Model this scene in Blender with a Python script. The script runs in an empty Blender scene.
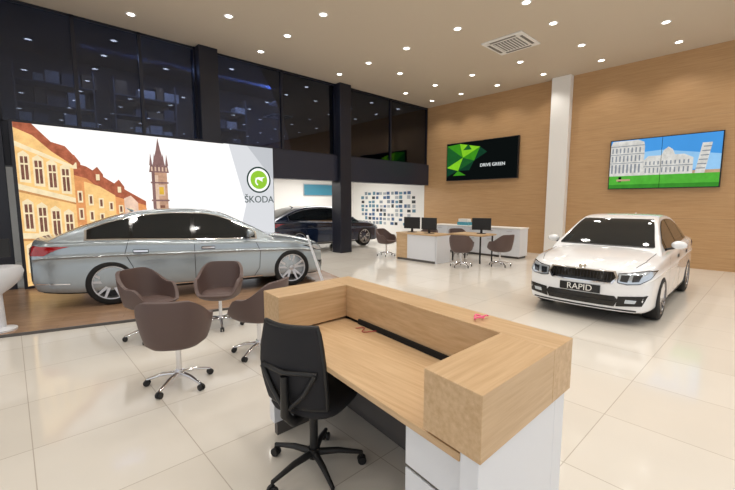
import bpy, bmesh, math, random
from mathutils import Vector, Matrix
from mathutils.bvhtree import BVHTree
random.seed(3)
sc = bpy.context.scene
try:
    sc.view_settings.view_transform = 'Standard'
    sc.view_settings.look = 'None'
except Exception as e:
    print(e)

# ------------------------------------------------------------------ materials
def s2l(c):
    return tuple(((v/255.0)/12.92 if v/255.0 <= 0.04045 else ((v/255.0+0.055)/1.055)**2.4) for v in c)

def mat(name, rgb, rough=0.5, metal=0.0, spec=0.5, coat=0.0, emit=None, es=0.0):
    m = bpy.data.materials.new(name); m.use_nodes = True
    b = m.node_tree.nodes['Principled BSDF']
    b.inputs['Base Color'].default_value = (*s2l(rgb), 1)
    b.inputs['Roughness'].default_value = rough
    b.inputs['Metallic'].default_value = metal
    b.inputs['Specular IOR Level'].default_value = spec
    b.inputs['Coat Weight'].default_value = coat
    b.inputs['Coat Roughness'].default_value = 0.04
    if emit:
        b.inputs['Emission Color'].default_value = (*s2l(emit), 1)
        b.inputs['Emission Strength'].default_value = es
    return m

def emis(name, rgb, st=1.0, noise=0.0, scale=4.0):
    m = bpy.data.materials.new(name); m.use_nodes = True
    nt = m.node_tree; nt.nodes.clear(); L = nt.links.new
    e = nt.nodes.new('ShaderNodeEmission'); o = nt.nodes.new('ShaderNodeOutputMaterial')
    e.inputs[0].default_value = (*s2l(rgb), 1); e.inputs[1].default_value = st
    if noise:
        tc = nt.nodes.new('ShaderNodeTexCoord'); n = nt.nodes.new('ShaderNodeTexNoise')
        n.inputs['Scale'].default_value = scale; n.inputs['Detail'].default_value = 9; n.inputs['Roughness'].default_value = .7
        r = nt.nodes.new('ShaderNodeMapRange'); r.inputs[1].default_value = .3; r.inputs[2].default_value = .7
        r.inputs[3].default_value = st*(1-noise); r.inputs[4].default_value = st*(1+noise)
        L(tc.outputs['Object'], n.inputs['Vector']); L(n.outputs['Fac'], r.inputs[0]); L(r.outputs[0], e.inputs[1])
    L(e.outputs[0], o.inputs[0])
    return m

def wood(name, c1, c2, scale=(1, 12, 12), rough=0.4, plank=None):
    m = mat(name, c1, rough)
    nt = m.node_tree; b = nt.nodes['Principled BSDF']
    tc = nt.nodes.new('ShaderNodeTexCoord'); mp = nt.nodes.new('ShaderNodeMapping')
    mp.inputs['Scale'].default_value = scale
    n = nt.nodes.new('ShaderNodeTexNoise'); n.inputs['Scale'].default_value = 2.2
    n.inputs['Detail'].default_value = 6; n.inputs['Roughness'].default_value = 0.6
    r = nt.nodes.new('ShaderNodeValToRGB')
    r.color_ramp.elements[0].position = 0.3; r.color_ramp.elements[0].color = (*s2l(c2), 1)
    r.color_ramp.elements[1].position = 0.7; r.color_ramp.elements[1].color = (*s2l(c1), 1)
    L = nt.links.new
    L(tc.outputs['Object'], mp.inputs[0]); L(mp.outputs[0], n.inputs['Vector'])
    L(n.outputs['Fac'], r.inputs[0])
    out = r.outputs[0]
    if plank:
        br = nt.nodes.new('ShaderNodeTexBrick'); mp2 = nt.nodes.new('ShaderNodeMapping')
        mp2.inputs['Rotation'].default_value = plank['rot']
        L(tc.outputs['Object'], mp2.inputs[0]); L(mp2.outputs[0], br.inputs['Vector'])
        br.inputs['Scale'].default_value = 1
        br.inputs['Brick Width'].default_value = plank['w']; br.inputs['Row Height'].default_value = plank['h']
        br.inputs['Mortar Size'].default_value = 0.003
        br.inputs['Color1'].default_value = (1, 1, 1, 1); br.inputs['Color2'].default_value = (plank['v'],)*3+(1,)
        br.inputs['Mortar'].default_value = (.7, .7, .7, 1)
        mx = nt.nodes.new('ShaderNodeMix'); mx.data_type = 'RGBA'; mx.blend_type = 'MULTIPLY'
        mx.inputs[0].default_value = 1
        L(out, mx.inputs[6]); L(br.outputs[0], mx.inputs[7]); out = mx.outputs[2]
    L(out, b.inputs['Base Color'])
    return m

def tile_mat():
    m = mat('floor_tile', (226, 216, 200), 0.09, spec=0.6)
    nt = m.node_tree; b = nt.nodes['Principled BSDF']; L = nt.links.new
    tc = nt.nodes.new('ShaderNodeTexCoord')
    br = nt.nodes.new('ShaderNodeTexBrick'); br.offset = 0.0
    br.inputs['Scale'].default_value = 1; br.inputs['Brick Width'].default_value = 0.8
    br.inputs['Row Height'].default_value = 0.8; br.inputs['Mortar Size'].default_value = 0.003
    br.inputs['Color1'].default_value = (*s2l((224, 219, 210)), 1)
    br.inputs['Color2'].default_value = (*s2l((219, 213, 203)), 1)
    br.inputs['Mortar'].default_value = (*s2l((186, 177, 165)), 1)
    L(tc.outputs['Object'], br.inputs['Vector'])
    n = nt.nodes.new('ShaderNodeTexNoise'); n.inputs['Scale'].default_value = 1.3; n.inputs['Detail'].default_value = 5
    L(tc.outputs['Object'], n.inputs['Vector'])
    r = nt.nodes.new('ShaderNodeMapRange'); r.inputs[3].default_value = 0.93; r.inputs[4].default_value = 1.05
    L(n.outputs['Fac'], r.inputs[0])
    mx = nt.nodes.new('ShaderNodeMix'); mx.data_type = 'RGBA'; mx.blend_type = 'MULTIPLY'; mx.inputs[0].default_value = 1
    L(br.outputs[0], mx.inputs[6]); L(r.outputs[0], mx.inputs[7])
    L(mx.outputs[2], b.inputs['Base Color'])
    return m

def tinted_glass():
    m = bpy.data.materials.new('tinted_glass'); m.use_nodes = True
    nt = m.node_tree; nt.nodes.clear(); L = nt.links.new
    o = nt.nodes.new('ShaderNodeOutputMaterial'); t = nt.nodes.new('ShaderNodeBsdfTransparent')
    t.inputs[0].default_value = (.27, .31, .42, 1)
    g = nt.nodes.new('ShaderNodeBsdfGlossy'); g.inputs['Roughness'].default_value = 0.015
    g.inputs['Color'].default_value = (.62, .72, 1, 1)
    f = nt.nodes.new('ShaderNodeFresnel'); f.inputs[0].default_value = 1.85
    mx = nt.nodes.new('ShaderNodeMixShader')
    L(f.outputs[0], mx.inputs[0]); L(t.outputs[0], mx.inputs[1]); L(g.outputs[0], mx.inputs[2]); L(mx.outputs[0], o.inputs[0])
    return m

M = {}
M['tile'] = tile_mat()
M['ceil'] = mat('ceiling_paint', (206, 192, 172), 0.8)
M['white'] = mat('white_paint', (238, 236, 232), 0.5)
M['lam'] = mat('white_laminate', (226, 229, 235), 0.3)
M['kick'] = mat('grey_plinth', (90, 86, 84), 0.5)
M['black'] = mat('black_frame', (26, 28, 40), 0.35)
M['fascia'] = mat('dark_fascia', (40, 43, 58), 0.4)
M['woodwall'] = wood('wood_wall_laminate', (198, 160, 116), (182, 142, 97), (14, .9, 22), 0.5,
                     plank=dict(rot=(math.radians(90), 0, math.radians(90)), w=2.4, h=1.2, v=.96))
M['oak'] = wood('oak_laminate', (212, 182, 144), (190, 156, 116), (22, 1.2, 22), 0.38)
M['oakX'] = wood('oak_laminate_x', (212, 182, 144), (190, 156, 116), (1.2, 22, 22), 0.38)
M['deck'] = wood('platform_wood', (176, 144, 116), (152, 120, 94), (1.2, 14, 14), 0.25, plank=dict(rot=(0, 0, 0), w=1.4, h=0.18, v=.85))
M['chrome'] = mat('chrome', (225, 225, 228), 0.12, 1.0)
M['satin'] = mat('satin_metal', (200, 200, 203), 0.35, .8)
M['brown'] = mat('brown_leather', (92, 74, 70), 0.5)
M['blackp'] = mat('black_plastic', (22, 22, 24), 0.45)
M['mesh'] = mat('black_mesh_fabric', (28, 28, 33), 0.8)
M['rubber'] = mat('rubber', (20, 20, 21), 0.7)
M['pink'] = mat('pink_plastic', (240, 110, 145), 0.4)
M['dark'] = mat('dark_void', (10, 10, 11), 0.9)
M['tglass'] = tinted_glass()

# ------------------------------------------------------------------ helpers
def link(o, parent=None):
    sc.collection.objects.link(o)
    if parent: o.parent = parent
    return o

def empty(name, loc=(0, 0, 0), rz=0):
    e = bpy.data.objects.new(name, None); e.location = loc; e.rotation_euler = (0, 0, rz)
    e.empty_display_size = 0.2
    return link(e)

def mobj(name, verts, faces, mats, parent=None, midx=None, smooth=None):
    me = bpy.data.meshes.new(name); me.from_pydata([tuple(v) for v in verts], [], faces); me.update()
    if not isinstance(mats, (list, tuple)): mats = [mats]
    for m in mats: me.materials.append(m)
    if midx:
        for p, i in zip(me.polygons, midx): p.material_index = i
    if smooth is not None:
        for p in me.polygons: p.use_smooth = True
        me.set_sharp_from_angle(angle=math.radians(smooth))
    o = bpy.data.objects.new(name, me)
    return link(o, parent)

def box(name, x0, x1, y0, y1, z0, z1, m, parent=None, bev=0.0, xf=None):
    v = [(x, y, z) for x in (x0, x1) for y in (y0, y1) for z in (z0, z1)]
    if xf: v = [xf(*p) for p in v]
    f = [(0, 1, 3, 2), (4, 6, 7, 5), (0, 4, 5, 1), (2, 3, 7, 6), (0, 2, 6, 4), (1, 5, 7, 3)]
    o = mobj(name, v, f, m, parent)
    if bev:
        b = o.modifiers.new('bev', 'BEVEL'); b.width = bev; b.segments = 2; b.limit_method = 'ANGLE'
    return o

def lathe(name, prof, m, parent=None, seg=32, axis='z', loc=(0, 0, 0), smooth=35):
    v = []; f = []
    n = len(prof)
    for i in range(seg):
        a = 2*math.pi*i/seg
        for r, h in prof:
            if axis == 'z': p = (r*math.cos(a), r*math.sin(a), h)
            elif axis == 'y': p = (r*math.cos(a), h, r*math.sin(a))
            else: p = (h, r*math.cos(a), r*math.sin(a))
            v.append((p[0]+loc[0], p[1]+loc[1], p[2]+loc[2]))
    for i in range(seg):
        j = (i+1) % seg
        for k in range(n-1):
            f.append((i*n+k, j*n+k, j*n+k+1, i*n+k+1))
    return mobj(name, v, f, m, parent, smooth=smooth)

def tube(name, pts, r, m, parent=None, seg=10, radii=None):
    v = []; f = []
    pts = [Vector(p) for p in pts]
    n = len(pts)
    for i, p in enumerate(pts):
        d = (pts[min(i+1, n-1)]-pts[max(i-1, 0)]).normalized()
        a = d.cross(Vector((0, 0, 1)))
        if a.length < 1e-3: a = Vector((1, 0, 0))
        a.normalize(); b = d.cross(a).normalized()
        rr = radii[i] if radii else r
        for k in range(seg):
            t = 2*math.pi*k/seg
            v.append(p+a*math.cos(t)*rr+b*math.sin(t)*rr)
    for i in range(n-1):
        for k in range(seg):
            k2 = (k+1) % seg
            f.append((i*seg+k, i*seg+k2, (i+1)*seg+k2, (i+1)*seg+k))
    f.append(tuple(range(seg))[::-1]); f.append(tuple((n-1)*seg+k for k in range(seg)))
    return mobj(name, v, f, m, parent, smooth=50)

def text(name, body, size, m, loc, rot, parent=None, align='CENTER', ext=0.002):
    c = bpy.data.curves.new(name, 'FONT'); c.body = body; c.size = size; c.align_x = align; c.align_y = 'CENTER'
    c.extrude = ext
    c.materials.append(m)
    o = bpy.data.objects.new(name, c); o.location = loc; o.rotation_euler = rot
    return link(o, parent)

def art(name, org, ud, w, h, nrm, shapes, parent):
    v = []; f = []; mats = []; mi = []
    org = Vector(org); ud = Vector(ud); nrm = Vector(nrm)
    for k, (poly, m) in enumerate(shapes):
        if m not in mats: mats.append(m)
        b = len(v)
        for (a, c) in poly:
            v.append(org+ud*(a*w)+Vector((0, 0, c*h))+nrm*(0.0004*(k+1)))
        f.append(tuple(range(b, b+len(poly)))); mi.append(mats.index(m))
    return mobj(name, v, f, mats, parent, mi)

def rect(u0, v0, u1, v1): return [(u0, v0), (u1, v0), (u1, v1), (u0, v1)]

# ------------------------------------------------------------------ room shell
CH = 5.17; GX = 12.07; GY = 9.6
box('floor', -6, GX+.2, -5, 14.2, -0.1, 0, M['tile'])
box('ceiling', -6, GX+.2, -5, GY+.1, CH, CH+.1, M['ceil'])
box('wall_right', GX, GX+.2, -5, 9.7, 0, CH, M['woodwall'])
box('wall_right_rear', GX, GX+.2, 9.7, 14.2, 0, 2.9, M['white'])
box('wall_rear', -1, GX+.2, 14.0, 14.2, 0, CH, M['white'])
box('wall_rear_left', 1.6, 1.8, 9.9, 14.0, 0, 2.7, M['white'])
box('ceiling_rear', -1, GX+.2, 9.9, 14.0, 2.7, 2.95, M['white'])
box('ceiling_mezzanine', -1, GX+.2, 9.7, 14.2, CH, CH+.1, M['fascia'])
box('wall_mezzanine', -1, GX+.1, 12.6, 12.7, 2.95, CH, mat('mezz_wall', (90, 92, 104), .8))
box('wall_mezzanine_right', GX, GX+.2, 9.7, 14.2, 2.95, CH, M['fascia'])
box('trim_fascia', -3, GX, 9.5, 9.9, 2.25, 3.02, M['fascia'])
box('wall_left_return', -6, -0.45, 9.5, 9.7, 0, CH, M['black'])
for i, x in enumerate((-0.20, 3.66, 7.78)):
    box('column' if i == 0 else 'column.%03d' % i, x-.22, x+.22, 9.35, 9.8, 0, CH-.001, M['black'], bev=.01)
box('column.003', GX-.22, GX-.001, 4.36, 4.88, 0, CH-.001, M['white'], bev=.01)
bays = [(0.02, 3.44, 3), (3.88, 7.56, 2), (8.0, 12.05, 2)]
n = 1
for (a, b, k) in bays:
    w = (b-a)/k
    for i in range(k):
        x0 = a+i*w; x1 = x0+w
        e = empty('window_%d' % n, (0, 0, 0)); n += 1
        box('glass', x0+.02, x1-.02, 9.62, 9.63, 3.04, CH-.04, M['tglass'], e)
        for (p, q, r, s) in ((x0, x0+.03, 3.02, CH), (x1-.03, x1, 3.02, CH), (x0, x1, 3.02, 3.06), (x0, x1, CH-.05, CH-.005)):
            box('frame', p, q, 9.58, 9.66, r, s, M['black'], e)
shelf = empty('storage_shelf', (0, 0, 0))
mb = mat('storage_box', (150, 128, 100), .7); mb2 = mat('cabinet_grey', (120, 124, 134), .6)
for sx in (0.3, 2.2, 4.3, 8.6, 10.4):
    for sz in (3.35, 3.85, 4.35):
        box('shelf_board', sx, sx+1.5, 11.9, 12.5, sz, sz+.03, mb2, shelf)
        x = sx+.05
        while x < sx+1.3:
            w = random.uniform(.15, .4); h = random.uniform(.15, .36)
            if random.random() < .75: box('box_item', x, x+w, 11.95, 12.3, sz+.03, sz+.03+h, random.choice((mb, mb2, M['white'])), shelf)
            x += w+.04
    for px in (sx, sx+1.47):
        box('upright', px, px+.03, 11.9, 12.5, 2.95, 4.8, mb2, shelf)
cab = empty('office_partition', (0, 0, 0))
box('panel', 6.2, 7.5, 10.6, 10.66, 2.95, 4.6, mat('partition_tan', (170, 148, 124), .7), cab)
box('header', 6.2, 7.5, 10.6, 11.2, 4.6, 4.66, M['white'], cab)

# ------------------------------------------------------------------ ceiling fixtures
glow = emis('downlight_glow', (255, 248, 236), 9)
dl = empty('ceiling_downlights', (0, 0, CH))
cols = [2.0, 3.4, 4.7, 5.9, 7.1, 8.3, 9.9, 11.3]
rows = [-2.6, -1.0, 0.4, 1.9, 3.45, 4.9, 6.3, 7.6, 8.8]
pos = []
for i, x in enumerate(cols):
    for j, y in enumerate(rows):
        if i == 3: continue
        if abs(x-8.3) < .1 and abs(y-4.9) < .1: continue
        if i in (1, 5) and j in (6, 8): continue
        pos.append((x, y))
for x in (-3, -1.2, .6):
    for y in (-1.0, 1.9, 4.9, 7.6): pos.append((x, y))
V = []; F = []; MI = []
for (x, y) in pos:
    for (r0, r1, z0, z1, mi) in ((0, .065, -.006, -.006, 0), (.065, .09, -.008, -.012, 1), (.09, .095, -.012, 0, 1)):
        b = len(V)
        S = 20
        for k in range(S):
            a = 2*math.pi*k/S
            V.append((x+r0*math.cos(a), y+r0*math.sin(a), z0)); V.append((x+r1*math.cos(a), y+r1*math.sin(a), z1))
        for k in range(S):
            q = (k+1) % S
            F.append((b+2*k, b+2*k+1, b+2*q+1, b+2*q)); MI.append(mi)
mobj('downlight_discs', V, F, [glow, M['white']], dl, MI)
for (x, y) in pos:
    l = bpy.data.lights.new('downlight_lamp', 'SPOT'); l.energy = 56; l.color = (1, .955, .89)
    l.spot_size = math.radians(122); l.spot_blend = .7; l.shadow_soft_size = .09
    o = bpy.data.objects.new('downlight_lamp', l); o.location = (x, y, -.03); link(o, dl)

ac = empty('ceiling_air_conditioner', (8.6, 4.5, CH))
mg = mat('ac_grille', (120, 116, 110), .6)
box('frame', -.47, .47, -.47, .47, -.035, -.001, M['white'], ac, .01)
box('intake', -.28, .28, -.28, .28, -.042, -.034, mg, ac)
for k in range(8):
    box('slat', -.27, .27, -.25+k*.07, -.225+k*.07, -.048, -.041, M['white'], ac)
for s in (-1, 1):
    box('vent', -.3, .3, s*.38-.03, s*.38+.03, -.04, -.034, mg, ac)
    box('vent', s*.38-.03, s*.38+.03, -.3, .3, -.04, -.034, mg, ac)

for i, x in enumerate((5.5, 9.3)):
    l = bpy.data.lights.new('panel_lamp', 'AREA'); l.shape = 'RECTANGLE'; l.size = 2.4; l.size_y = 1.6; l.energy = 110
    l.color = (1, .97, .93)
    o = bpy.data.objects.new('panel_lamp', l); o.location = (x, 12, 2.68); link(o)
l = bpy.data.lights.new('mezzanine_fill', 'AREA'); l.shape = 'RECTANGLE'; l.size = 9; l.size_y = .3; l.energy = 150  # fill light added so the mezzanine interior shows dimly, not a fixture
l.color = (.82, .88, 1)
o = bpy.data.objects.new('mezzanine_fill', l); o.location = (6, 11.2, CH-.02); link(o)

# ------------------------------------------------------------------ big video wall
vw = empty('video_wall', (0, 0, 0))
X0 = .16; W0, H0 = 4.98, 2.90
box('housing', X0-.05, X0+W0+.05, 9.22, 9.34, .0, 3.03, M['black'], vw)
def E(n, c, s=1.0, nz=.14, sc_=5.0): return emis('screen_'+n, c, s, nz, sc_)
sky = E('sky', (251, 248, 245), 1.15, .03, .8); sky2 = E('sky2', (232, 222, 218), 1, .08); or1 = E('or1', (246, 200, 132), 1.08, .2, 7); or2 = E('or2', (228, 156, 100), 1.05, .22, 7)
cr = E('cream', (252, 232, 190), 1.0, .12, 9); wn = E('wn', (128, 88, 74), 1, .4, 14); rf = E('roof', (178, 102, 76), 1, .35, 10); tw = E('tower', (202, 160, 134), 1, .3, 9); tw2 = E('tower2', (140, 108, 104), 1, .25, 9)
gy = E('gy', (196, 199, 204), 1, 0); wh = E('wh', (222, 224, 228), 1.0, 0); wh2 = E('wh2', (250, 250, 250), 1.1, 0); st = E('street', (206, 172, 150), 1, .25, 6); pk = E('peach', (242, 208, 184), 1, .18, 8)
tp = E('towerpale', (228, 196, 172), 1, .15, 12); gd = E('gold', (222, 180, 70), 1, .2); sd_ = E('shade', (206, 150, 96), 1, .25, 9)
sh = [(rect(0, 0, 1, 1), sky)]
sh.append(([(0, .0), (.8, 0), (.8, .25), (.55, .3), (.3, .42), (0, .5)], st))
sh.append(([(.3, .2), (.60, .2), (.60, .36), (.55, .42), (.5, .46), (.44, .44), (.38, .50), (.3, .5)], pk))
for i in range(9):
    u = .40+i*.022; sh.append((rect(u, .30, u+.009, .35), tw2))
sh.append(([(.58, .15), (.80, .15), (.80, .26), (.72, .33), (.66, .30), (.58, .36)], sky2))
sh.append(([(.12, .1), (.40, .2), (.40, .50), (.34, .55), (.30, .60), (.26, .58), (.2, .68), (.12, .72)], or2))
sh.append(([(.12, .72), (.2, .68), (.26, .58), (.40, .50), (.40, .53), (.30, .64), (.2, .76), (.12, .80)], rf))
sh.append(([(.19, .12), (.29, .16), (.29, .57), (.24, .63), (.19, .66)], or1))
sh.append(([(.32, .15), (.37, .18), (.37, .52), (.345, .57), (.32, .55)], pk))
for i in range(8):
    u = .135+i*.033
    top = .64-.18*(i/7.0)
    for k in range(4):
        v = .16+k*(top-.16)/4+.02
        sh.append((rect(u-.001, v, u+.015, v+(top-.16)/4*.68), cr)); sh.append((rect(u+.003, v+.012, u+.011, v+(top-.16)/4*.58), wn))
for (u, zt_) in ((.165, .83), (.235, .76), (.305, .68)):
    sh.append(([(u-.018, zt_-.10), (u+.018, zt_-.12), (u+.018, zt_-.05), (u, zt_), (u-.018, zt_-.03)], rf)); sh.append((rect(u-.006, zt_-.09, u+.006, zt_-.05), cr))
sh.append(([(0, 0), (.16, .06), (.16, .78), (.13, .84), (.10, .86), (.05, .95), (.0, .99)], or1))
sh.append(([(0, .97), (.05, .93), (.10, .84), (.16, .76), (.175, .80), (.14, .88), (.10, .90), (.05, 1.0), (0, 1.0)], rf))
sh.append(([(0, .60), (.16, .52), (.16, .55), (0, .635)], cr)); sh.append(([(0, .30), (.16, .28), (.16, .31), (0, .335)], cr))
sh.append(([(0, .585), (.16, .508), (.16, .52), (0, .60)], sd_)); sh.append(([(0, .285), (.16, .268), (.16, .28), (0, .30)], sd_))
sh.append(([(0, .86), (.16, .74), (.16, .76), (0, .89)], cr))
for i in range(4):
    u = .01+i*.038
    for (v0, v1) in ((.36, .51), (.66, .80), (.10, .24)):
        dv = -.022*i*(1 if v0 > .2 else -.5)
        sh.append(([(u-.004, v0+dv-.014), (u+.026, v0+dv-.02), (u+.026, v1+dv+.01), (u+.011, v1+dv+.035), (u-.004, v1+dv+.016)], cr)); sh.append((rect(u+.001, v0+dv, u+.021, v1+dv), wn))
        sh.append((rect(u+.0095, v0+dv, u+.0125, v1+dv), cr)); sh.append((rect(u+.001, v0+dv+.09, u+.021, v0+dv+.1), cr))
sh.append((rect(.425, .2, .485, .74), tw)); sh.append((rect(.425, .2, .437, .74), tw2)); sh.append((rect(.437, .2, .45, .72), tp))
for v in (.34, .53, .66): sh.append((rect(.420, v, .490, v+.012), tw2))
sh.append(([(.416, .74), (.494, .74), (.489, .79), (.421, .79)], tw2))
for k in range(5): sh.append((rect(.424+k*.014, .75, .430+k*.014, .78), tp))
sh.append(([(.43, .79), (.48, .79), (.470, .86), (.464, .90), (.455, .99), (.446, .90), (.44, .86)], tw2))
for u in (.424, .486, .438, .472): sh.append(([(u-.006, .79), (u+.006, .79), (u, .88)], tw2))
sh.append((rect(.446, .57, .474, .65), tp)); sh.append((rect(.451, .58, .469, .635), gd)); sh.append((rect(.452, .4, .470, .5), wn))
sh.append(([(.74, 1), (1, 1), (1, 0), (.74, 0), (.82, .5)], wh))
sh.append(([(.74, 1), (.765, 1), (.845, .5), (.765, 0), (.74, 0), (.82, .5)], wh2))
sh.append(([(.86, 1), (1, 1), (1, .72)], gy))
art('display', (X0, 9.219, .08), (1, 0, 0), W0, H0, (0, -1, 0), sh, vw)
ldk = E('ldk', (34, 60, 52), 1, 0); lgr = E('lgr', (150, 205, 60), 1, 0); lgy = E('lgy', (70, 84, 84), 1, 0)
def ring(name, r0, r1, cx, cz, y, m, a0=0, a1=360, seg=40):
    v = []; f = []
    for k in range(seg+1):
        a = math.radians(a0+(a1-a0)*k/seg)
        v.append((cx+r0*math.cos(a), y, cz+r0*math.sin(a))); v.append((cx+r1*math.cos(a), y, cz+r1*math.sin(a)))
    for k in range(seg): f.append((2*k, 2*k+1, 2*k+3, 2*k+2))
    return mobj(name, v, f, m, vw)
LY = 9.15; LX = 4.73
ring('emblem_ring', .29, .33, LX, 2.16, LY, ldk)
ring('emblem_back', .0, .29, LX, 2.16, LY, wh2)
ring('emblem_disc', .0, .23, LX, 2.16, LY-.003, lgr)
ring('emblem_inner', .07, .11, LX, 2.12, LY-.006, wh2, 20, 250)
mobj('emblem_arrow', [(LX-.12, LY-.009, 2.2), (LX+.17, LY-.009, 2.24), (LX+.08, LY-.009, 2.18), (LX+.10, LY-.009, 2.11), (LX, LY-.009, 2.16)], [(0, 1, 2, 3, 4)], wh2, vw)
text('lettering', 'ŠKODA', .24, lgy, (LX, LY, 1.66), (math.radians(90), 0, 0), vw, ext=.004)

# ------------------------------------------------------------------ wall screens on wood
def wall_screen(name, y0, y1, z0, z1, shapes):
    e = empty(name, (0, 0, 0))
    box('bezel', GX-.09, GX-.0005, y0, y1, z0, z1, M['blackp'], e)
    art('display', (GX-.0905, y1-.02, z0+.02), (0, -1, 0), (y1-y0)-.04, (z1-z0)-.04, (-1, 0, 0), shapes, e)
    return e
bk = E('bk', (12, 16, 16), 1, 0); g1 = E('g1', (60, 140, 30)); g2 = E('g2', (130, 200, 40)); g3 = E('g3', (30, 90, 40)); g4 = E('g4', (20, 60, 40))
sh = [(rect(0, 0, 1, 1), bk)]
tri = [((0, .95), (.25, .6), (0, .35), g3), ((0, .95), (.2, .98), (.25, .6), g1), ((.2, .98), (.5, .85), (.25, .6), g2), ((.25, .6), (.5, .85), (.42, .5), g1),
       ((0, .35), (.25, .6), (.18, .25), g2), ((.18, .25), (.25, .6), (.42, .5), g3), ((.5, .85), (.6, .7), (.42, .5), g4), ((0, .1), (.18, .25), (0, .35), g4),
       ((.42, .5), (.35, .25), (.18, .25), g4), ((.25, .8), (.33, .95), (.38, .8), g3), ((.1, .12), (.18, .25), (.3, .12), g1)]
for a, b, c, m in tri: sh.append(([a, b, c], m))
e = wall_screen('digital_display_board', 5.87, 8.6, 2.37, 3.70, sh)
text('caption', 'DRIVE GREEN', .15, E('cap', (225, 230, 230), 1.2, 0), (GX-.105, 6.75, 2.85), (math.radians(90), 0, math.radians(-90)), e)
b1 = E('b1', (74, 154, 226), 1, .05, 1); b2 = E('b2', (150, 200, 240), 1, .1, 2); lw = E('lawn', (84, 176, 60), 1, .15, 6); lw2 = E('lawn2', (60, 140, 48), 1, .15, 6); mw = E('marble', (214, 212, 206), 1, .22, 9); md = E('marbled', (138, 144, 152), 1, .2, 9); wall_ = E('mwall', (190, 160, 130), 1, .2, 9)
sh = [(rect(0, 0, 1, 1), b1), ([(0, .5), (1, .3), (1, .6), (.5, .75), (0, .7)], b2), (rect(0, 0, 1, .26), lw), (rect(0, 0, 1, .08), lw2), (rect(0, .26, 1, .32), wall_)]
sh.append(([(.0, .26), (.34, .26), (.34, .84), (.33, .94), (.27, .99), (.02, .99), (.0, .9)], mw))
for k in range(8): sh.append((rect(.015+k*.039, .32, .033+k*.039, .5), md)); sh.append((rect(.015+k*.039, .56, .03+k*.039, .68), md)); sh.append((rect(.015+k*.039, .74, .03+k*.039, .84), md))
for v in (.52, .70, .87): sh.append((rect(0, v, .34, v+.015), md))
sh.append(([(.34, .26), (.78, .26), (.78, .56), (.70, .64), (.62, .64), (.60, .74), (.56, .80), (.52, .74), (.50, .64), (.38, .64), (.34, .56)], mw))
for k in range(11): sh.append((rect(.355+k*.038, .3, .368+k*.038, .4), md)); sh.append((rect(.355+k*.038, .46, .368+k*.038, .53), md))
sh.append((rect(.34, .42, .78, .435), md))
sh.append(([(.8, .26), (.88, .26), (.925, .82), (.845, .82)], mw))
for k in range(6):
    d = .08*(.045/.56)*k
    sh.append((rect(.805+d+.004*k, .34+k*.08, .88+d+.002*k, .36+k*.08), md))
sh.append((rect(.10, .13, .13, .24), bk)); sh.append((rect(.08, .15, .22, .19), wall_))
sh.append((rect(.498, 0, .502, 1), bk))
wall_screen('video_screen', 1.04, 3.30, 1.94, 3.22, sh)

# rear room gallery & poster
v = []; f = []; mi = []
gm = [mat('photo_a', (60, 90, 130), .4), mat('photo_b', (40, 44, 50), .4), mat('photo_c', (130, 140, 150), .4), mat('photo_d', (90, 130, 150), .4), mat('photo_e', (170, 175, 180), .4)]
for i in range(14):
    for k in range(8):
        if random.random() < .15: continue
        y = 10.15+i*.235+random.uniform(-.03, .03); z = .62+k*.185; b = len(v)
        w = random.uniform(.14, .20); h = random.uniform(.10, .15)
        v += [(GX-.004, y, z), (GX-.004, y+w, z), (GX-.004, y+w, z+h), (GX-.004, y, z+h)]
        f.append((b, b+3, b+2, b+1)); mi.append(random.randrange(5))
mobj('photo_gallery', v, f, gm, None, mi)
e = empty('wall_poster')
box('panel', 9.3, 10.8, 13.95, 13.998, 1.9, 2.35, mat('teal_sign', (70, 140, 165), .4), e)
box('frame', 9.26, 10.84, 13.97, 13.999, 1.86, 2.39, M['satin'], e)

# ------------------------------------------------------------------ platform
pa = math.radians(-15)
plat = empty('display_platform', (1.0, 5.88, 0), pa)
box('deck', -4.6, 3.75, 0, 3.2, 0.0, .03, M['deck'], plat)
box('edge_trim', -4.6, 3.75, -.02, 0, 0, .034, M['kick'], plat)

# ------------------------------------------------------------------ cars
def interp(pts, x):
    if x <= pts[0][0]: return pts[0][1]
    if x >= pts[-1][0]: return pts[-1][1]
    for i in range(len(pts)-1):
        if pts[i][0] <= x <= pts[i+1][0]: break
    def sl(j):
        if j == 0: return (pts[1][1]-pts[0][1])/(pts[1][0]-pts[0][0])
        if j == len(pts)-1: return (pts[-1][1]-pts[-2][1])/(pts[-1][0]-pts[-2][0])
        a = (pts[j][1]-pts[j-1][1])/(pts[j][0]-pts[j-1][0]); b = (pts[j+1][1]-pts[j][1])/(pts[j+1][0]-pts[j][0])
        if a*b <= 0: return 0
        return 2*a*b/(a+b)
    x0, y0 = pts[i]; x1, y1 = pts[i+1]; h = x1-x0; t = (x-x0)/h
    m0 = sl(i)*h; m1 = sl(i+1)*h
    return (2*t**3-3*t*t+1)*y0+(t**3-2*t*t+t)*m0+(-2*t**3+3*t*t)*y1+(t**3-t*t)*m1

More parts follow.
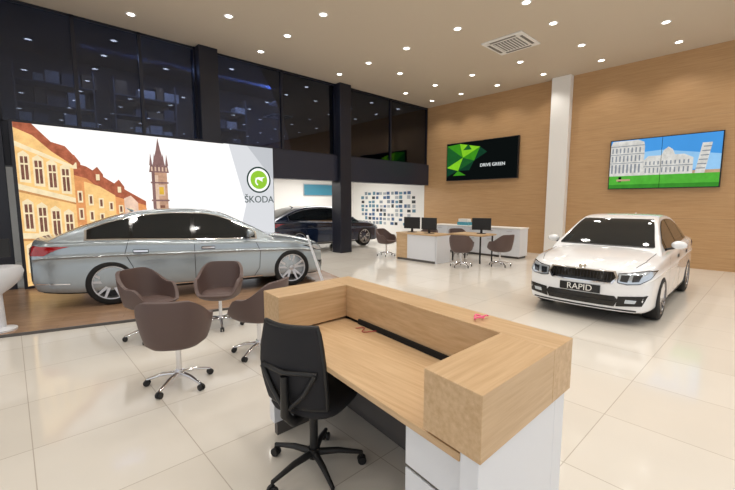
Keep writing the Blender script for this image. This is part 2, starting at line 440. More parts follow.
ZT = [(-2.43, .98), (-2.36, 1.03), (-2.0, 1.055), (-1.6, 1.05), (-1.0, .99), (0, .96), (.9, .97), (1.15, .98), (1.6, .935), (2.1, .855), (2.33, .79), (2.43, .745)]
ZS = [(-2.43, .91), (-2.2, .955), (-1.6, .96), (0, .905), (1, .875), (1.8, .815), (2.3, .715), (2.43, .68)]
ZB = [(-2.43, .27), (-2.2, .23), (-1.6, .19), (1.8, .18), (2.3, .18), (2.43, .20)]
WW = [(-2.43, .80), (-2.3, .865), (-1.9, .905), (-1.3, .925), (0, .93), (1.2, .925), (1.8, .91), (2.1, .885), (2.3, .84), (2.43, .79)]
ZR = [(-2.25, .93), (-1.95, 1.10), (-1.6, 1.24), (-1.2, 1.37), (-.8, 1.443), (-.3, 1.47), (.05, 1.455), (.35, 1.40), (.8, 1.20), (1.2, .99), (1.38, .88)]
ZR_N = [(-2.0, .93), (-1.78, 1.09), (-1.5, 1.22), (-1.15, 1.37), (-.8, 1.445), (-.3, 1.47), (.1, 1.455), (.4, 1.39), (.8, 1.21), (1.22, .99), (1.38, .88)]

def catmull(P, n=4):
    out = []
    for i in range(len(P)-1):
        p0 = P[max(i-1, 0)]; p1 = P[i]; p2 = P[i+1]; p3 = P[min(i+2, len(P)-1)]
        for k in range(n):
            t = k/n
            out.append(tuple(.5*((2*p1[c])+(-p0[c]+p2[c])*t+(2*p0[c]-5*p1[c]+4*p2[c]-p3[c])*t*t+(-p0[c]+3*p1[c]-3*p2[c]+p3[c])*t**3) for c in (0, 1)))
    out.append(P[-1])
    return out

def car(name, loc, rz, L, W, paint, R, notch=False, nspoke=5, rim=None, plate=None, axb=(1.505, -1.335)):
    kx = L/4.87; ky = W/1.86
    root = empty(name, loc, rz)
    glass = mat(name+'_glass', (24, 30, 34), .04, 0, .5, coat=.2)
    blk = M['blackp']; seam = mat(name+'_seam', (30, 30, 32), .7)
    gloss = mat(name+'_gloss_black', (10, 10, 12), .12)
    lens = mat(name+'_lens', (190, 200, 210), .08, .5, 1.0, coat=1); lensd = mat(name+'_lens_dark', (50, 54, 60), .1, .3, coat=1)
    red = mat(name+'_tail_red', (170, 16, 20), .1, coat=1)
    brk = mat(name+'_brake', (50, 50, 52), .4, .5)
    def half(x):
        w = interp(WW, x); zb = interp(ZB, x); zt = interp(ZT, x); zs = interp(ZS, x)
        zc = .52+(zs-.52)*.56
        P = [(0, zb), (.5*w, zb), (.86*w, zb+.003), (.955*w, zb+.035), (.972*w, zb+.11), (.980*w, .42), (.985*w, .55), (.984*w, zc-.03), (1.0*w, zc), (.980*w, zc+.018), (.972*w, zs-.06), (.962*w, zs-.02), (.945*w, zs+.005), (.90*w, zs+.022), (.74*w, zs+(zt-zs)*.72), (.4*w, zt-.004), (0, zt)]
        return catmull(P, 2)
    def ringpts(x):
        h = half(x); return [(y, z) for y, z in h]+[(-y, z) for y, z in h[-2:0:-1]]
    def defo(x, y, z):
        if x > 1.6:
            f = (x-1.6)/(2.43-1.6)
            x -= .15*f*f*(abs(y)/.85)**2.4 + .34*f*f*max(0, z-.60) + .10*f*f*max(0, .34-z)
        if x < -1.7:
            f = (-x-1.7)/(2.43-1.7)
            x += .12*f*f*(abs(y)/.85)**2.4 + .22*f*f*max(0, z-.80) + .35*f*f*max(0, .42-z)
        return (x*kx, y*ky, z)
    verts = []; faces = []
    xs = [2.39*math.sin(math.pi/2*t/34) for t in range(-34, 35)]
    rings = []
    def addring(pts, x):
        b = len(verts)
        for y, z in pts: verts.append(defo(x, y, z))
        rings.append(b); return b
    m = len(ringpts(0))
    base = ringpts(-2.39); zc = .6
    for s in (.12, .3, .5, .7, .86, .95, .985):
        addring([(y*s, zc+(z-zc)*s) for y, z in base], -2.39-.04*(1-s*s)**.5)
    for x in xs: addring(ringpts(x), x)
    base = ringpts(2.39); zc = .48
    for s in (.985, .95, .86, .7, .5, .3, .12):
        addring([(y*s, zc+(z-zc)*s) for y, z in base], 2.39+.04*(1-s*s)**.5)
    for a, b in zip(rings[:-1], rings[1:]):
        for k in range(m):
            q = (k+1) % m
            faces.append((a+k, a+q, b+q, b+k))
    faces.append(tuple(rings[0]+k for k in range(m))[::-1]); faces.append(tuple(rings[-1]+k for k in range(m)))
    lower = mobj('body', verts, faces, [paint, M['dark']], root)
    bm = bmesh.new(); bm.from_mesh(lower.data); bmesh.ops.recalc_face_normals(bm, faces=bm.faces); bm.to_mesh(lower.data); bm.free()
    ax = [axb[0]*kx, axb[1]*kx]
    AR = R+.04
    S = 48
    for xa in ax:
        for s in (-1, 1):
            cv = []; cf = []
            for k in range(S):
                a = 2*math.pi*(k+.37)/S
                cv.append((xa+AR*math.cos(a), s*.60*ky, R+AR*math.sin(a))); cv.append((xa+AR*math.cos(a), s*1.2, R+AR*math.sin(a)))
            for k in range(S):
                q = (k+1) % S; cf.append((2*k, 2*k+1, 2*q+1, 2*q))
            cf.append(tuple(2*k for k in range(S))[::-1]); cf.append(tuple(2*k+1 for k in range(S)))
            cut = mobj('cut_tmp', cv, cf, M['dark'])
            bm = bmesh.new(); bm.from_mesh(cut.data); bmesh.ops.recalc_face_normals(bm, faces=bm.faces); bm.to_mesh(cut.data); bm.free()
            md_ = lower.modifiers.new('b', 'BOOLEAN'); md_.object = cut; md_.operation = 'DIFFERENCE'; md_.solver = 'EXACT'
            dg = bpy.context.evaluated_depsgraph_get(); dg.update()
            # evaluate in local space
            me = bpy.data.meshes.new_from_object(lower.evaluated_get(dg))
            lower.modifiers.clear(); lower.data = me
            bpy.data.objects.remove(cut)
    me = lower.data
    while len(me.materials) < 2: me.materials.append(M['dark'])
    me.materials[0] = paint; me.materials[1] = M['dark']
    for p in me.polygons:
        c = p.center; p.material_index = 0; p.use_smooth = True
        for xa in ax:
            dv = [math.hypot(me.vertices[i].co.x-xa, me.vertices[i].co.z-R) for i in p.vertices]
            if all(abs(abs(me.vertices[i].co.y)-.60*ky) < .002 for i in p.vertices) and max(dv) < AR+.01: p.material_index = 1
            if all(abs(d-AR) < .003 for d in dv) and abs(p.normal.y) < .5: p.material_index = 1
        if p.normal.z < -.7 and c.z < .3: p.material_index = 1
    me.set_sharp_from_angle(angle=math.radians(38))
    # greenhouse
    ZRR = ZR_N if notch else ZR
    gv = []; gf = []; grs = []
    x0 = ZRR[0][0]; x1 = ZRR[-1][0]; NS = 60
    for i in range(NS+1):
        x = x0+(x1-x0)*i/NS
        zr = interp(ZRR, x); yb = interp(WW, x)*.895; t = max(0, min(1, (zr-.95)/.52))
        yr = yb-(yb-.585)*t
        zb = interp(ZS, x)-.02
        zr2 = max(zr, zb+.02)
        P = [(yb+.015, zb-.05), (yb+.012, zb+.03), (yb+(yr-yb)*.45+.014, zb+(zr2-.06-zb)*.5), (yr+.012, zr2-.065), (yr-.005, zr2-.035), (yr-.045, zr2-.015), (yr*.7, zr2-.003), (yr*.35, zr2), (0, zr2+.001)]
        h = catmull(P, 3)
        ringp = h+[(-y, z) for y, z in h[-2::-1]]
        grs.append(len(gv)); mm = len(ringp)
        gv += [(x*kx, y*ky, z) for y, z in ringp]
    for a, b in zip(grs[:-1], grs[1:]):
        for k in range(mm-1): gf.append((a+k, b+k, b+k+1, a+k+1))
    gf.append(tuple(grs[0]+k for k in range(mm))); gf.append(tuple(grs[-1]+k for k in range(mm))[::-1])
    roof = mobj('cabin', gv, gf, paint, root, smooth=45)
    bm = bmesh.new(); bm.from_mesh(roof.data); bmesh.ops.recalc_face_normals(bm, faces=bm.faces); bm.to_mesh(roof.data); bm.free()
    av = [v.co.copy() for v in lower.data.vertices]; apol = [tuple(p.vertices) for p in lower.data.polygons]
    off = len(av); av += [v.co.copy() for v in roof.data.vertices]; apol += [tuple(i+off for i in p.vertices) for p in roof.data.polygons]
    bvh = BVHTree.FromPolygons(av, apol)
    def decal(nm, poly, view, m_, off=.004, maxe=.05):
        def to3(a, b):
            if view == 'L': return Vector((a*kx, 2, b)), Vector((0, -1, 0))
            if view == 'R': return Vector((a*kx, -2, b)), Vector((0, 1, 0))
            if view == 'F': return Vector((4, a*ky, b)), Vector((-1, 0, 0))
            if view == 'B': return Vector((-4, a*ky, b)), Vector((1, 0, 0))
            if view == 'T': return Vector((a*kx, b*ky, 3)), Vector((0, 0, -1))
        bm = bmesh.new()
        vs = [bm.verts.new((a, b, 0)) for a, b in poly]
        bm.faces.new(vs); bmesh.ops.triangulate(bm, faces=bm.faces)
        for _ in range(6):
            es = [e for e in bm.edges if e.calc_length() > maxe]
            if not es: break
            bmesh.ops.subdivide_edges(bm, edges=es, cuts=1)
            bmesh.ops.triangulate(bm, faces=[f for f in bm.faces if len(f.verts) > 3])
        for v_ in bm.verts:
            o_, d_ = to3(v_.co.x, v_.co.y)
            hit, nn, idx, dist = bvh.ray_cast(o_, d_)
            if hit is None:
                hit, nn, idx, dist = bvh.find_nearest(o_+d_*2.0)
            if nn.dot(d_) > 0: nn = -nn
            v_.co = hit+nn*off
        bm.normal_update()
        me_ = bpy.data.meshes.new(nm); bm.to_mesh(me_); bm.free(); me_.materials.append(m_)
        for p in me_.polygons: p.use_smooth = True
        o_ = bpy.data.objects.new(nm, me_); link(o_, root); return o_
    def strip(nm, pts, w, view, m_, off=.003):
        for (a, b) in zip(pts[:-1], pts[1:]):
            d = Vector((b[0]-a[0], b[1]-a[1]))
            if d.length < 1e-5: continue
            nrm = Vector((-d.y, d.x)).normalized()*w/2
            decal(nm, [(a[0]+nrm.x, a[1]+nrm.y), (b[0]+nrm.x, b[1]+nrm.y), (b[0]-nrm.x, b[1]-nrm.y), (a[0]-nrm.x, a[1]-nrm.y)], view, m_, off, .1)
    bz = lambda x: interp(ZS, x)+.055
    tz = lambda x: max(bz(x)+.005, interp(ZRR, x)-.085)
    xe = -1.42 if notch else -1.62
    def dlo(xa, xb, lo, hi):
        N = 26
        P = [(xa+(xb-xa)*i/N, bz(xa+(xb-xa)*i/N)+lo) for i in range(N+1)]
        Q = [(xa+(xb-xa)*i/N, max(bz(xa+(xb-xa)*i/N)+lo+.002, tz(xa+(xb-xa)*i/N)-hi)) for i in range(N, -1, -1)]
        return P+Q
    for s in 'LR':
        if not notch: decal('window_trim_chrome', dlo(xe-.03, .98, -.018, -.016), s, M['chrome'], .003, .06)
        decal('window_surround', dlo(xe, .95, 0, 0), s, gloss, .006, .06)
        decal('front_side_glass', dlo(-.06, .80, .012, .014), s, glass, .009, .06)
        decal('rear_side_glass', dlo(-1.0, -.14, .012, .014), s, glass, .009, .06)
        decal('quarter_glass', dlo(xe+.06, -1.05, .012, .02), s, glass, .009, .06)
        strip('door_seam', [(-.10, bz(-.1)-.01), (-.10, .30), (-.04, .25), (.9, .25), (1.0, .4), (1.02, .70), (.93, .9)], .010, s, seam)
        strip('door_seam', [(-.10, .25), (-.82, .25), (-.98, .48), (-1.12, .78), (-1.06, bz(-1.06)-.01)], .010, s, seam)
        strip('sill', [(-.93, .205), (1.08, .205)], .05, s, blk, .006)
        if not notch: strip('sill_chrome', [(-.90, .245), (1.05, .245)], .016, s, M['chrome'], .008)
        for hx in (.02, -1.0):
            decal('door_handle', [(hx, .795), (hx+.20, .79), (hx+.20, .82), (hx, .825)], s, M['chrome'] if not notch else paint, .028)
            decal('door_handle_recess', [(hx-.01, .78), (hx+.21, .775), (hx+.21, .83), (hx-.01, .835)], s, seam, .002)
    decal('windscreen', [(-.72, 1.0), (.72, 1.0), (.67, 1.12), (.60, 1.30), (.55, 1.39), (-.55, 1.39), (-.60, 1.30), (-.67, 1.12)], 'F', glass, .005)
    decal('rear_screen', [(-.60, 1.10), (.60, 1.10), (.54, 1.30), (.49, 1.38), (-.49, 1.38), (-.54, 1.30)], 'B', glass, .005)
    decal('cowl', [(-.70, .985), (.70, .985), (.72, 1.0), (-.72, 1.0)], 'F', blk, .006)
    for s in (0, 1):
        tube('wiper', [(1.17*kx, -.5+s*.55, 1.005), (1.06*kx, -.25+s*.55, 1.075), (1.10*kx, .05+s*.5, 1.05)], .008, blk, root, 6)
    G = [(-.46, .66), (-.40, .585), (.40, .585), (.46, .66), (.42, .725), (-.42, .725)]
    decal('grille_surround', [(a*1.06, .655+(b-.655)*1.22) for a, b in G], 'F', M['chrome'], .006)
    decal('grille', G, 'F', gloss, .010)
    for k in range(19):
        y = -.40+k*.80/18
        decal('grille_slat', [(y-.003, .60), (y+.003, .60), (y+.003, .71), (y-.003, .71)], 'F', M['satin'] if not notch else blk, .016, .2)
    decal('badge', [(.055*math.cos(a*.524), .765+.035*math.sin(a*.524)) for a in range(12)], 'F', M['chrome'], .012)
    for s in (-1, 1):
        H = [(s*.49, .60), (s*.60, .585), (s*.74, .60), (s*.835, .655), (s*.87, .74), (s*.80, .75), (s*.62, .725), (s*.49, .71)]
        decal('headlight_rim', [(a+(a-s*.66)*.05, .662+(b-.662)*1.14) for a, b in H], 'F', gloss, .005, .04)
        decal('headlight', H, 'F', lens, .008, .04)
        decal('headlight_inner', [(s*.51, .615), (s*.60, .605), (s*.62, .695), (s*.52, .695)], 'F', lensd, .011, .04)
        decal('headlight_inner', [(s*.65, .615), (s*.73, .625), (s*.76, .71), (s*.66, .70)], 'F', lensd, .011, .04)
        decal('fog_recess', [(s*.48, .27), (s*.78, .30), (s*.83, .44), (s*.50, .41)], 'F', gloss, .006)
        decal('fog_lamp', [(s*.58, .325), (s*.70, .33), (s*.72, .375), (s*.59, .375)], 'F', lens, .011)
        T = [(s*.44, .82), (s*.86, .80), (s*.88, .92), (s*.80, .94), (s*.45, .90)]
        decal('tail_light', T, 'B', red, .008, .04)
        decal('tail_light_wrap', [(-2.30, .82), (-2.02, .86), (-2.0, .90), (-2.25, .925)], 'L' if s > 0 else 'R', red, .008, .04)
        strip('hood_seam', [(1.3, s*.76), (1.9, s*.73), (2.15, s*.66)], .008, 'T', seam)
    decal('lower_intake', [(-.46, .265), (.46, .265), (.50, .36), (.46, .41), (-.46, .41), (-.50, .36)], 'F', gloss, .006)
    strip('intake_bar', [(-.46, .335), (.46, .335)], .012, 'F', blk, .012)
    strip('lip', [(-.72, .225), (.72, .225)], .02, 'F', blk, .006)
    strip('rear_chrome', [(-.5, .42), (.5, .42)], .02, 'B', M['chrome'], .006)
    if not notch:
        for q in 'LR':
            strip('rear_bumper_chrome', [(-2.32, .40), (-1.85, .37)], .018, q, M['chrome'], .006)
    pw = .26
    pe = 2.43*kx
    box('number_plate', pe-.01, pe+.015, -pw, pw, .425, .535, gloss if plate else M['white'], root)
    if plate:
        text('plate_text', plate, .12, M['white'], (pe+.018, 0, .478), (math.radians(90), 0, math.radians(90)), root)
    for s in (-1, 1):
        bm = bmesh.new(); bmesh.ops.create_uvsphere(bm, u_segments=16, v_segments=10, radius=1)
        for v_ in bm.verts:
            x, y, z = v_.co
            if x < 0: x *= .35
            v_.co = (.80*kx+x*.10, s*(W/2+.045)+y*.10, 1.03+z*.065)
        me_ = bpy.data.meshes.new('mirror'); bm.to_mesh(me_); bm.free(); me_.materials.append(paint)
        for p in me_.polygons: p.use_smooth = True
        link(bpy.data.objects.new('mirror', me_), root)
        tube('mirror_stalk', [(.80*kx, s*(W/2-.12), .95), (.80*kx, s*(W/2+.02), .99)], .018, blk, root)
    tube('roof_antenna', [(-1.0*kx, 0, 1.41), (-1.12*kx, 0, 1.47)], .012, paint, root, radii=[.022, .005])
    rimm = rim or M['satin']
    for xa in ax:
        for s in (-1, 1):
            yo = s*(W/2-.012); wi = s*(-.21)
            tire = [(R*.72, yo-s*.015), (R*.76, yo-s*.003), (R*.86, yo), (R*.955, yo-s*.012), (R*.995, yo-s*.035), (R, yo-s*.07), (R, yo+wi*.8), (R*.97, yo+wi*.95), (R*.8, yo+wi), (R*.66, yo+wi)]
            lathe('tire', tire, M['rubber'], root, 48, 'y', (xa, 0, R))
            lathe('rim_lip', [(R*.72, yo-s*.012), (R*.74, yo-s*.002), (R*.70, yo-s*.004), (R*.68, yo-s*.03), (R*.65, yo-s*.12), (R*.64, yo-s*.18)], rimm, root, 48, 'y', (xa, 0, R))
            lathe('brake_disc', [(.001, yo-s*.12), (R*.64, yo-s*.12), (R*.64, yo-s*.15), (.001, yo-s*.15)], brk, root, 32, 'y', (xa, 0, R))
            lathe('hub', [(.001, yo-s*.02), (R*.12, yo-s*.02), (R*.19, yo-s*.035), (R*.19, yo-s*.08), (.001, yo-s*.08)], rimm, root, 24, 'y', (xa, 0, R))
            vv = []; ff = []
            for k in range(nspoke):
                for dd in (-.16, .16):
                    a = 2*math.pi*k/nspoke+math.pi/2; a2 = a+dd*1.35
                    c0 = (math.cos(a+dd*.6)*R*.13, math.sin(a+dd*.6)*R*.13); c1 = (math.cos(a2)*R*.70, math.sin(a2)*R*.70)
                    t = Vector((c1[0]-c0[0], c1[1]-c0[1])); nn = Vector((-t.y, t.x)).normalized()
                    b0 = len(vv)
                    for (c, w_, yy) in ((c0, .022, yo-s*.025), (c1, .016, yo-s*.008)):
                        for q in (-1, 1):
                            for dep in (0, .035):
                                vv.append((xa+c[0]+nn.x*w_*q, yy-s*dep, R+c[1]+nn.y*w_*q))
                    ff += [tuple(i+b0 for i in q) for q in ((0, 1, 3, 2), (4, 6, 7, 5), (0, 4, 5, 1), (2, 3, 7, 6), (0, 2, 6, 4), (1, 5, 7, 3))]
            mobj('spokes', vv, ff, rimm, root)
    return root

silver = mat('paint_silver', (164, 175, 182), .26, .55, .6, coat=1)
whitep = mat('paint_white', (236, 238, 241), .25, 0, .5, coat=1)
navy = mat('paint_navy', (24, 40, 70), .22, .3, .5, coat=1)
car('sedan_car', (2.534, 7.471, .03), math.radians(-14), 4.70, 1.86, silver, .345, axb=(1.62, -1.32))
wc = car('sedan_car.001', (7.70, 1.86, 0), math.radians(181.5), 4.38, 1.72, whitep, .315, notch=True, nspoke=6, rim=mat('rim_dark', (130, 130, 134), .25, .9), plate='RAPID')
wc.scale = (.955, .955, .955)
car('sedan_car.002', (8.1, 11.4, 0), 0, 4.87, 1.86, navy, .345)

ss = empty('spec_stand', (4.12, 5.72, .03), math.radians(56))
box('base', -.13, .13, -.12, .12, 0, .02, M['lam'], ss, .004)
mobj('blade', [(-.12, -.10, .015), (.12, -.10, .015), (.12, -.055, .015), (-.12, -.055, .015), (-.12, .20, .96), (.12, .20, .96), (.12, .235, .96), (-.12, .235, .96)],
     [(0, 1, 5, 4), (3, 7, 6, 2), (0, 4, 7, 3), (1, 2, 6, 5), (4, 5, 6, 7), (0, 3, 2, 1)], M['lam'], ss)
mobj('info_sheet', [(-.10, .115, .70), (.10, .115, .70), (.10, .184, .93), (-.10, .184, .93)], [(0, 1, 2, 3)], mat('sheet', (90, 100, 110), .4), ss)

# ------------------------------------------------------------------ reception desk (slightly skewed plan)
rd = empty('reception_desk', (0, 0, 0))
def dx(x, y, z): return (1.02+x+.11*y, .58+y, z)
TW = .745; TL = 1.75
def db(n_, x0, x1, y0, y1, z0, z1, m, bev=.003): return box(n_, x0, x1, y0, y1, z0, z1, m, rd, bev, dx)
db('counter_back', .55, TW, 0, TL, .78, 1.01, M['oak'])
db('counter_arm_near', 0, .55, 0, .25, .78, 1.01, M['oakX'])
db('counter_arm_far', 0, .55, TL-.24, TL, .78, 1.01, M['oakX'])
db('back_panel', .62, TW-.02, .015, TL-.015, .10, .78, M['lam'])
db('side_panel_near', .015, .62, .015, .09, .10, .78, M['lam'])
db('side_panel_far', .015, .62, TL-.09, TL-.015, .10, .78, M['lam'])
db('plinth', .64, TW-.05, .04, TL-.04, 0, .10, M['kick'], 0)
db('plinth_near', .04, .64, .035, .08, 0, .10, M['kick'], 0)
db('plinth_far', .04, .64, TL-.08, TL-.035, 0, .10, M['kick'], 0)
db('work_top', .01, .55, .09, TL-.09, .735, .765, M['oak'])
db('work_top_gap_shade', .55, .62, .09, TL-.09, .735, .76, M['dark'], 0)  # near-black filler, the shade of the gap behind the work top as colour
db('work_top_shadow', .535, .548, .45, 1.35, .766, .80, M['dark'], 0)  # dark strip painted in for the shadow line where work top meets counter
db('modesty_panel', .56, .60, .10, TL-.10, .12, .73, M['kick'], 0)
db('pedestal', .09, .5, .10, .42, .06, .73, M['lam'])
for k in range(3):
    db('drawer_front', .075, .09, .105, .415, .08+k*.215, .28+k*.215, M['lam'])
    db('drawer_gap', .08, .092, .10, .42, .283+k*.215, .292+k*.215, M['kick'], 0)
pkx = empty('pink_hair_tie', (0, 0, 0))
pc = dx(.62, .42, 1.015)
tube('loop', [(pc[0]+.028*math.cos(a*.5), pc[1]+.018*math.sin(a*.5)+.008*math.sin(a), pc[2]+.010+.005*math.sin(a*.9)) for a in range(13)], .005, M['pink'], pkx)
tube('tail', [(pc[0]+.025, pc[1], pc[2]+.006), (pc[0]+.05, pc[1]-.02, pc[2]+.015), (pc[0]+.07, pc[1]-.015, pc[2]+.006)], .004, M['pink'], pkx)
cb = empty('charging_cable', (0, 0, 0))
c0 = dx(.46, 1.28, .772)
tube('cord', [(c0[0]+.04*math.sin(a*.8)+a*.004, c0[1]-.03*a*.5, c0[2]) for a in range(12)], .003, mat('cable_red', (170, 60, 60), .5), cb)

# ------------------------------------------------------------------ office chair
oc = empty('office_chair', (1.235, 1.80, 0), math.radians(22))
def star(root, n, r, m, cas_m, hub=.09, caster=True, rot=0.3, z=.085):
    lathe('hub', [(.001, hub-.03), (.035, hub-.03), (.035, hub+.03), (.001, hub+.03)], m, root, 20)
    for k in range(n):
        a = rot+2*math.pi*k/n; c, s = math.cos(a), math.sin(a)
        tube('base_arm', [(c*.02, s*.02, hub), (c*r*.5, s*r*.5, hub-.005), (c*r, s*r, z-.015)], .016, m, root, 8, [.022, .018, .012])
        if caster:
            for q in (-1, 1):
                o_ = lathe('caster', [(.001, -.009), (.024, -.009), (.027, -.004), (.027, .004), (.024, .009), (.001, .009)], cas_m, root, 16, 'y')
                o_.location = (c*r-s*q*.014, s*r+c*q*.014, .027); o_.rotation_euler = (0, 0, a)
            tube('caster_stem', [(c*r, s*r, .03), (c*r, s*r, z-.01)], .008, cas_m, root, 8)
        else:
            tube('glide', [(c*r, s*r, 0), (c*r, s*r, z-.01)], .012, cas_m, root, 8)
star(oc, 5, .29, M['blackp'], M['blackp'], hub=.11, z=.09)
tube('gas_lift', [(0, 0, .11), (0, 0, .40)], .025, M['blackp'], oc, 14)
box('mechanism', -.1, .12, -.09, .09, .38, .43, M['blackp'], oc, .01)
def cushion(name, cx, cy, z0, z1, hx, hy, m, root, p=3.5, dome=.02, wf=0):
    S = 40; v = []; f = []
    prof = [(0.0, z0), (.85, z0), (.96, z0+.012), (1.0, (z0+z1)/2), (.97, z1-.012), (.88, z1), (.5, z1+dome*.7), (0.0, z1+dome)]
    for (q, z) in prof[1:-1]:
        for k in range(S):
            a = 2*math.pi*k/S; c, s = math.cos(a), math.sin(a)
            rr = (abs(c)**p+abs(s)**p)**(-1/p)
            v.append((cx+rr*c*hx*q, cy+rr*s*hy*q, z))
    n_ = len(prof)-2
    for i in range(n_-1):
        for k in range(S):
            j = (k+1) % S; f.append((i*S+k, i*S+j, (i+1)*S+j, (i+1)*S+k))
    v.append((cx, cy, prof[0][1])); v.append((cx, cy, prof[-1][1]))
    for k in range(S):
        j = (k+1) % S; f.append((n_*S, j, k)); f.append((n_*S+1, (n_-1)*S+k, (n_-1)*S+j))
    return mobj(name, v, f, m, root, smooth=50)
cushion('seat', .04, 0, .43, .50, .235, .225, M['mesh'], oc)
def backpt(u, t):
    z = .50+t*.46; w = .188+.02*math.sin(math.pi*t)-.025*t*t
    x = -.20-.05*math.sin(math.pi*min(1, t*1.1))*0.4-.05*t+.05*u*u
    return Vector((x, u*w, z))
v = []; f = []
NU, NT = 16, 18
for i in range(NT+1):
    for j in range(NU+1): v.append(backpt(-1+2*j/NU, i/NT))
for i in range(NT):
    for j in range(NU): a = i*(NU+1)+j; f.append((a, a+1, a+NU+2, a+NU+1))
o = mobj('back_mesh', v, f, M['mesh'], oc, smooth=80); md_ = o.modifiers.new('s', 'SOLIDIFY'); md_.thickness = .012
per = [backpt(-1, i/12) for i in range(13)]+[backpt(-1+2*i/10, 1) for i in range(1, 11)]+[backpt(1, 1-i/12) for i in range(1, 13)]+[backpt(1-2*i/10, 0) for i in range(1, 11)]
tube('back_frame', per, .014, M['blackp'], oc, 8)
tube('back_support', [(-.04, 0, .405), (-.2, 0, .41), (-.265, 0, .48), (-.27, 0, .70)], .02, M['blackp'], oc, 10, [.03, .028, .026, .02])
for s in (-1, 1): tube('back_strut', [(-.26, 0, .50), (-.24, s*.1, .60), (-.235, s*.17, .72)], .014, M['blackp'], oc)
tube('lumbar_bar', [(-.225, -.175, .72), (-.275, 0, .72), (-.225, .175, .72)], .014, M['blackp'], oc)

# ------------------------------------------------------------------ brown tub chairs
def tub_chair(name, x, y, ang, n=5, caster=True):
    r = empty(name, (x, y, 0), ang)
    v = []; f = []; NA = 48; NTT = 9
    def sm(e0, e1, q):
        t = max(0, min(1, (q-e0)/(e1-e0))); return t*t*(3-2*t)
    for k in range(NA):
        a = 2*math.pi*k/NA
        b = abs(((a+math.pi) % (2*math.pi))-math.pi)
        h = .455+.175*sm(.65, 1.3, b)+.175*sm(1.5, 2.6, b)
        c, s = math.cos(a), math.sin(a)
        rr = (abs(c)**2.6+abs(s)**2.6)**(-1/2.6)
        for i in range(NTT):
            t = i/(NTT-1)
            if t < .35: q = t/.35; rad = .10+.14*q; z = .36+.045*q*q
            else: q = (t-.35)/.65; rad = .24+.05*math.sin(q*math.pi/2); z = .405+(h-.405)*q
            rx = rad+.02*q if c < 0 else rad
            v.append((rr*c*rx, rr*s*rad, z))
    for k in range(NA):
        j = (k+1) % NA
        for i in range(NTT-1): f.append((k*NTT+i, j*NTT+i, j*NTT+i+1, k*NTT+i+1))
    f.append(tuple(k*NTT for k in range(NA))[::-1])
    o = mobj('shell', v, f, M['brown'], r, smooth=60)
    m_ = o.modifiers.new('s', 'SOLIDIFY'); m_.thickness = .04; m_.offset = -1
    m_ = o.modifiers.new('b', 'BEVEL'); m_.width = .012; m_.segments = 3; m_.limit_method = 'ANGLE'; m_.angle_limit = math.radians(50)
    cushion('seat_cushion', .01, 0, .40, .465, .225, .215, M['brown'], r, 2.8, .015)
    tube('column', [(0, 0, .09), (0, 0, .365)], .022, M['chrome'], r, 14)
    star(r, n, .27, M['chrome'], M['blackp'], hub=.10, caster=caster, z=.07)
    return r
def face(x, y, tx, ty): return math.atan2(ty-y, tx-x)
cx, cy = 1.5, 4.3
for i, (x, y) in enumerate(((1.0, 3.52), (1.86, 3.70), (1.14, 5.0), (1.92, 4.87))):
    tub_chair('tub_chair' if i == 0 else 'tub_chair.%03d' % i, x, y, face(x, y, cx, cy))
for i, (x, y, tx, ty) in enumerate(((8.15, 5.35, 9.2, 5.7), (8.95, 4.75, 9.2, 5.7), (9.75, 6.5, 9.2, 5.7), (8.2, 8.0, 8.3, 7), (9.15, 7.2, 8.3, 6.9))):
    tub_chair('tub_chair.%03d' % (i+4), x, y, face(x, y, tx, ty), caster=False)

# ------------------------------------------------------------------ far sales desks
sd = empty('sales_desk')
box('front_panel', 8.0, 8.04, 6.03, 7.37, .06, .72, M['lam'], sd)
box('top', 7.97, 8.62, 6.0, 7.4, .72, .76, M['oak'], sd, .004)
box('end_panel', 8.0, 8.6, 6.0, 6.04, 0, .72, M['lam'], sd)
box('end_panel', 8.0, 8.6, 7.36, 7.4, 0, .72, M['oakX'], sd)
box('front_oak', 7.985, 8.0, 7.0, 7.38, .06, .72, M['oak'], sd)
box('plinth', 8.0, 8.03, 6.04, 7.36, 0, .06, M['kick'], sd)
def monitor(name, x, y, z, ang):
    r = empty(name, (x, y, z), ang)
    box('screen', -.015, .015, -.25, .25, .10, .42, M['blackp'], r, .005)
    box('stand', .0, .03, -.03, .03, .01, .2, M['blackp'], r)
    box('foot', -.06, .10, -.11, .11, 0, .012, M['blackp'], r)
monitor('computer_monitor', 8.25, 6.45, .762, 0); monitor('computer_monitor.001', 8.25, 7.05, .762, .2)
t2 = empty('meeting_table', (9.2, 5.7, 0))
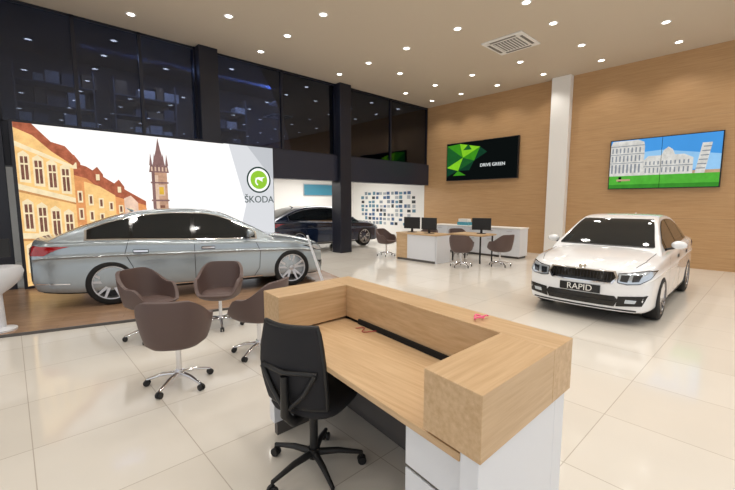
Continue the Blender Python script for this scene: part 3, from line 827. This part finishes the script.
box('top', -.38, .38, -.5, .5, .71, .75, M['oak'], t2, .006)
for sx in (-1, 1):
    for sy in (-1, 1): tube('leg', [(sx*.3, sy*.42, 0), (sx*.3, sy*.42, .71)], .022, M['blackp'], t2)
monitor('computer_monitor.002', 9.3, 5.5, .752, .4)
fc = empty('filing_cabinet')
box('carcass', 10.4, 10.9, 4.95, 7.95, .06, .84, M['lam'], fc)
box('top', 10.38, 10.92, 4.93, 7.97, .84, .87, M['white'], fc, .003)
box('plinth', 10.43, 10.87, 4.98, 7.92, 0, .06, M['kick'], fc)
for k in range(5):
    for q in range(3):
        box('drawer', 10.385, 10.40, 4.97+k*.6, 5.53+k*.6, .08+q*.25, .315+q*.25, M['lam'], fc)
        box('handle', 10.37, 10.385, 5.17+k*.6, 5.33+k*.6, .26+q*.25, .275+q*.25, M['satin'], fc)
bx = empty('brochure_box', (10.65, 6.9, .87))
box('tray', -.12, .12, -.2, .2, 0, .1, mat('teal_box', (70, 150, 170), .5), bx)
box('brochures', -.1, .1, -.17, .17, .1, .2, M['white'], bx)

# left edge display pedestal on the platform
dc = empty('display_pedestal', (-.18, 6.44, .03))
lathe('body', [(.001, 0), (.16, 0), (.16, .02), (.06, .04), (.05, .45), (.14, .52), (.24, .62), (.27, .72), (.25, .78), (.001, .80)], M['lam'], dc, 32)
box('tablet_stand', -.01, .01, -.03, .03, .79, .95, M['satin'], dc)
box('tablet', -.16, .16, -.015, .015, .90, 1.12, M['blackp'], dc, .008)

# ------------------------------------------------------------------ world & camera
w = bpy.data.worlds.new('World'); sc.world = w; w.use_nodes = True
w.node_tree.nodes['Background'].inputs[0].default_value = (.93, .96, 1, 1)
w.node_tree.nodes['Background'].inputs[1].default_value = 0.95

cam = bpy.data.cameras.new('camera'); cam.sensor_width = 36; cam.lens = 385/735*36; cam.clip_start = .05
co = bpy.data.objects.new('camera', cam); co.location = (0, 0, 1.6)
co.rotation_euler = (math.radians(90-6.37), 0, math.radians(-42.9)); link(co)
sc.camera = co
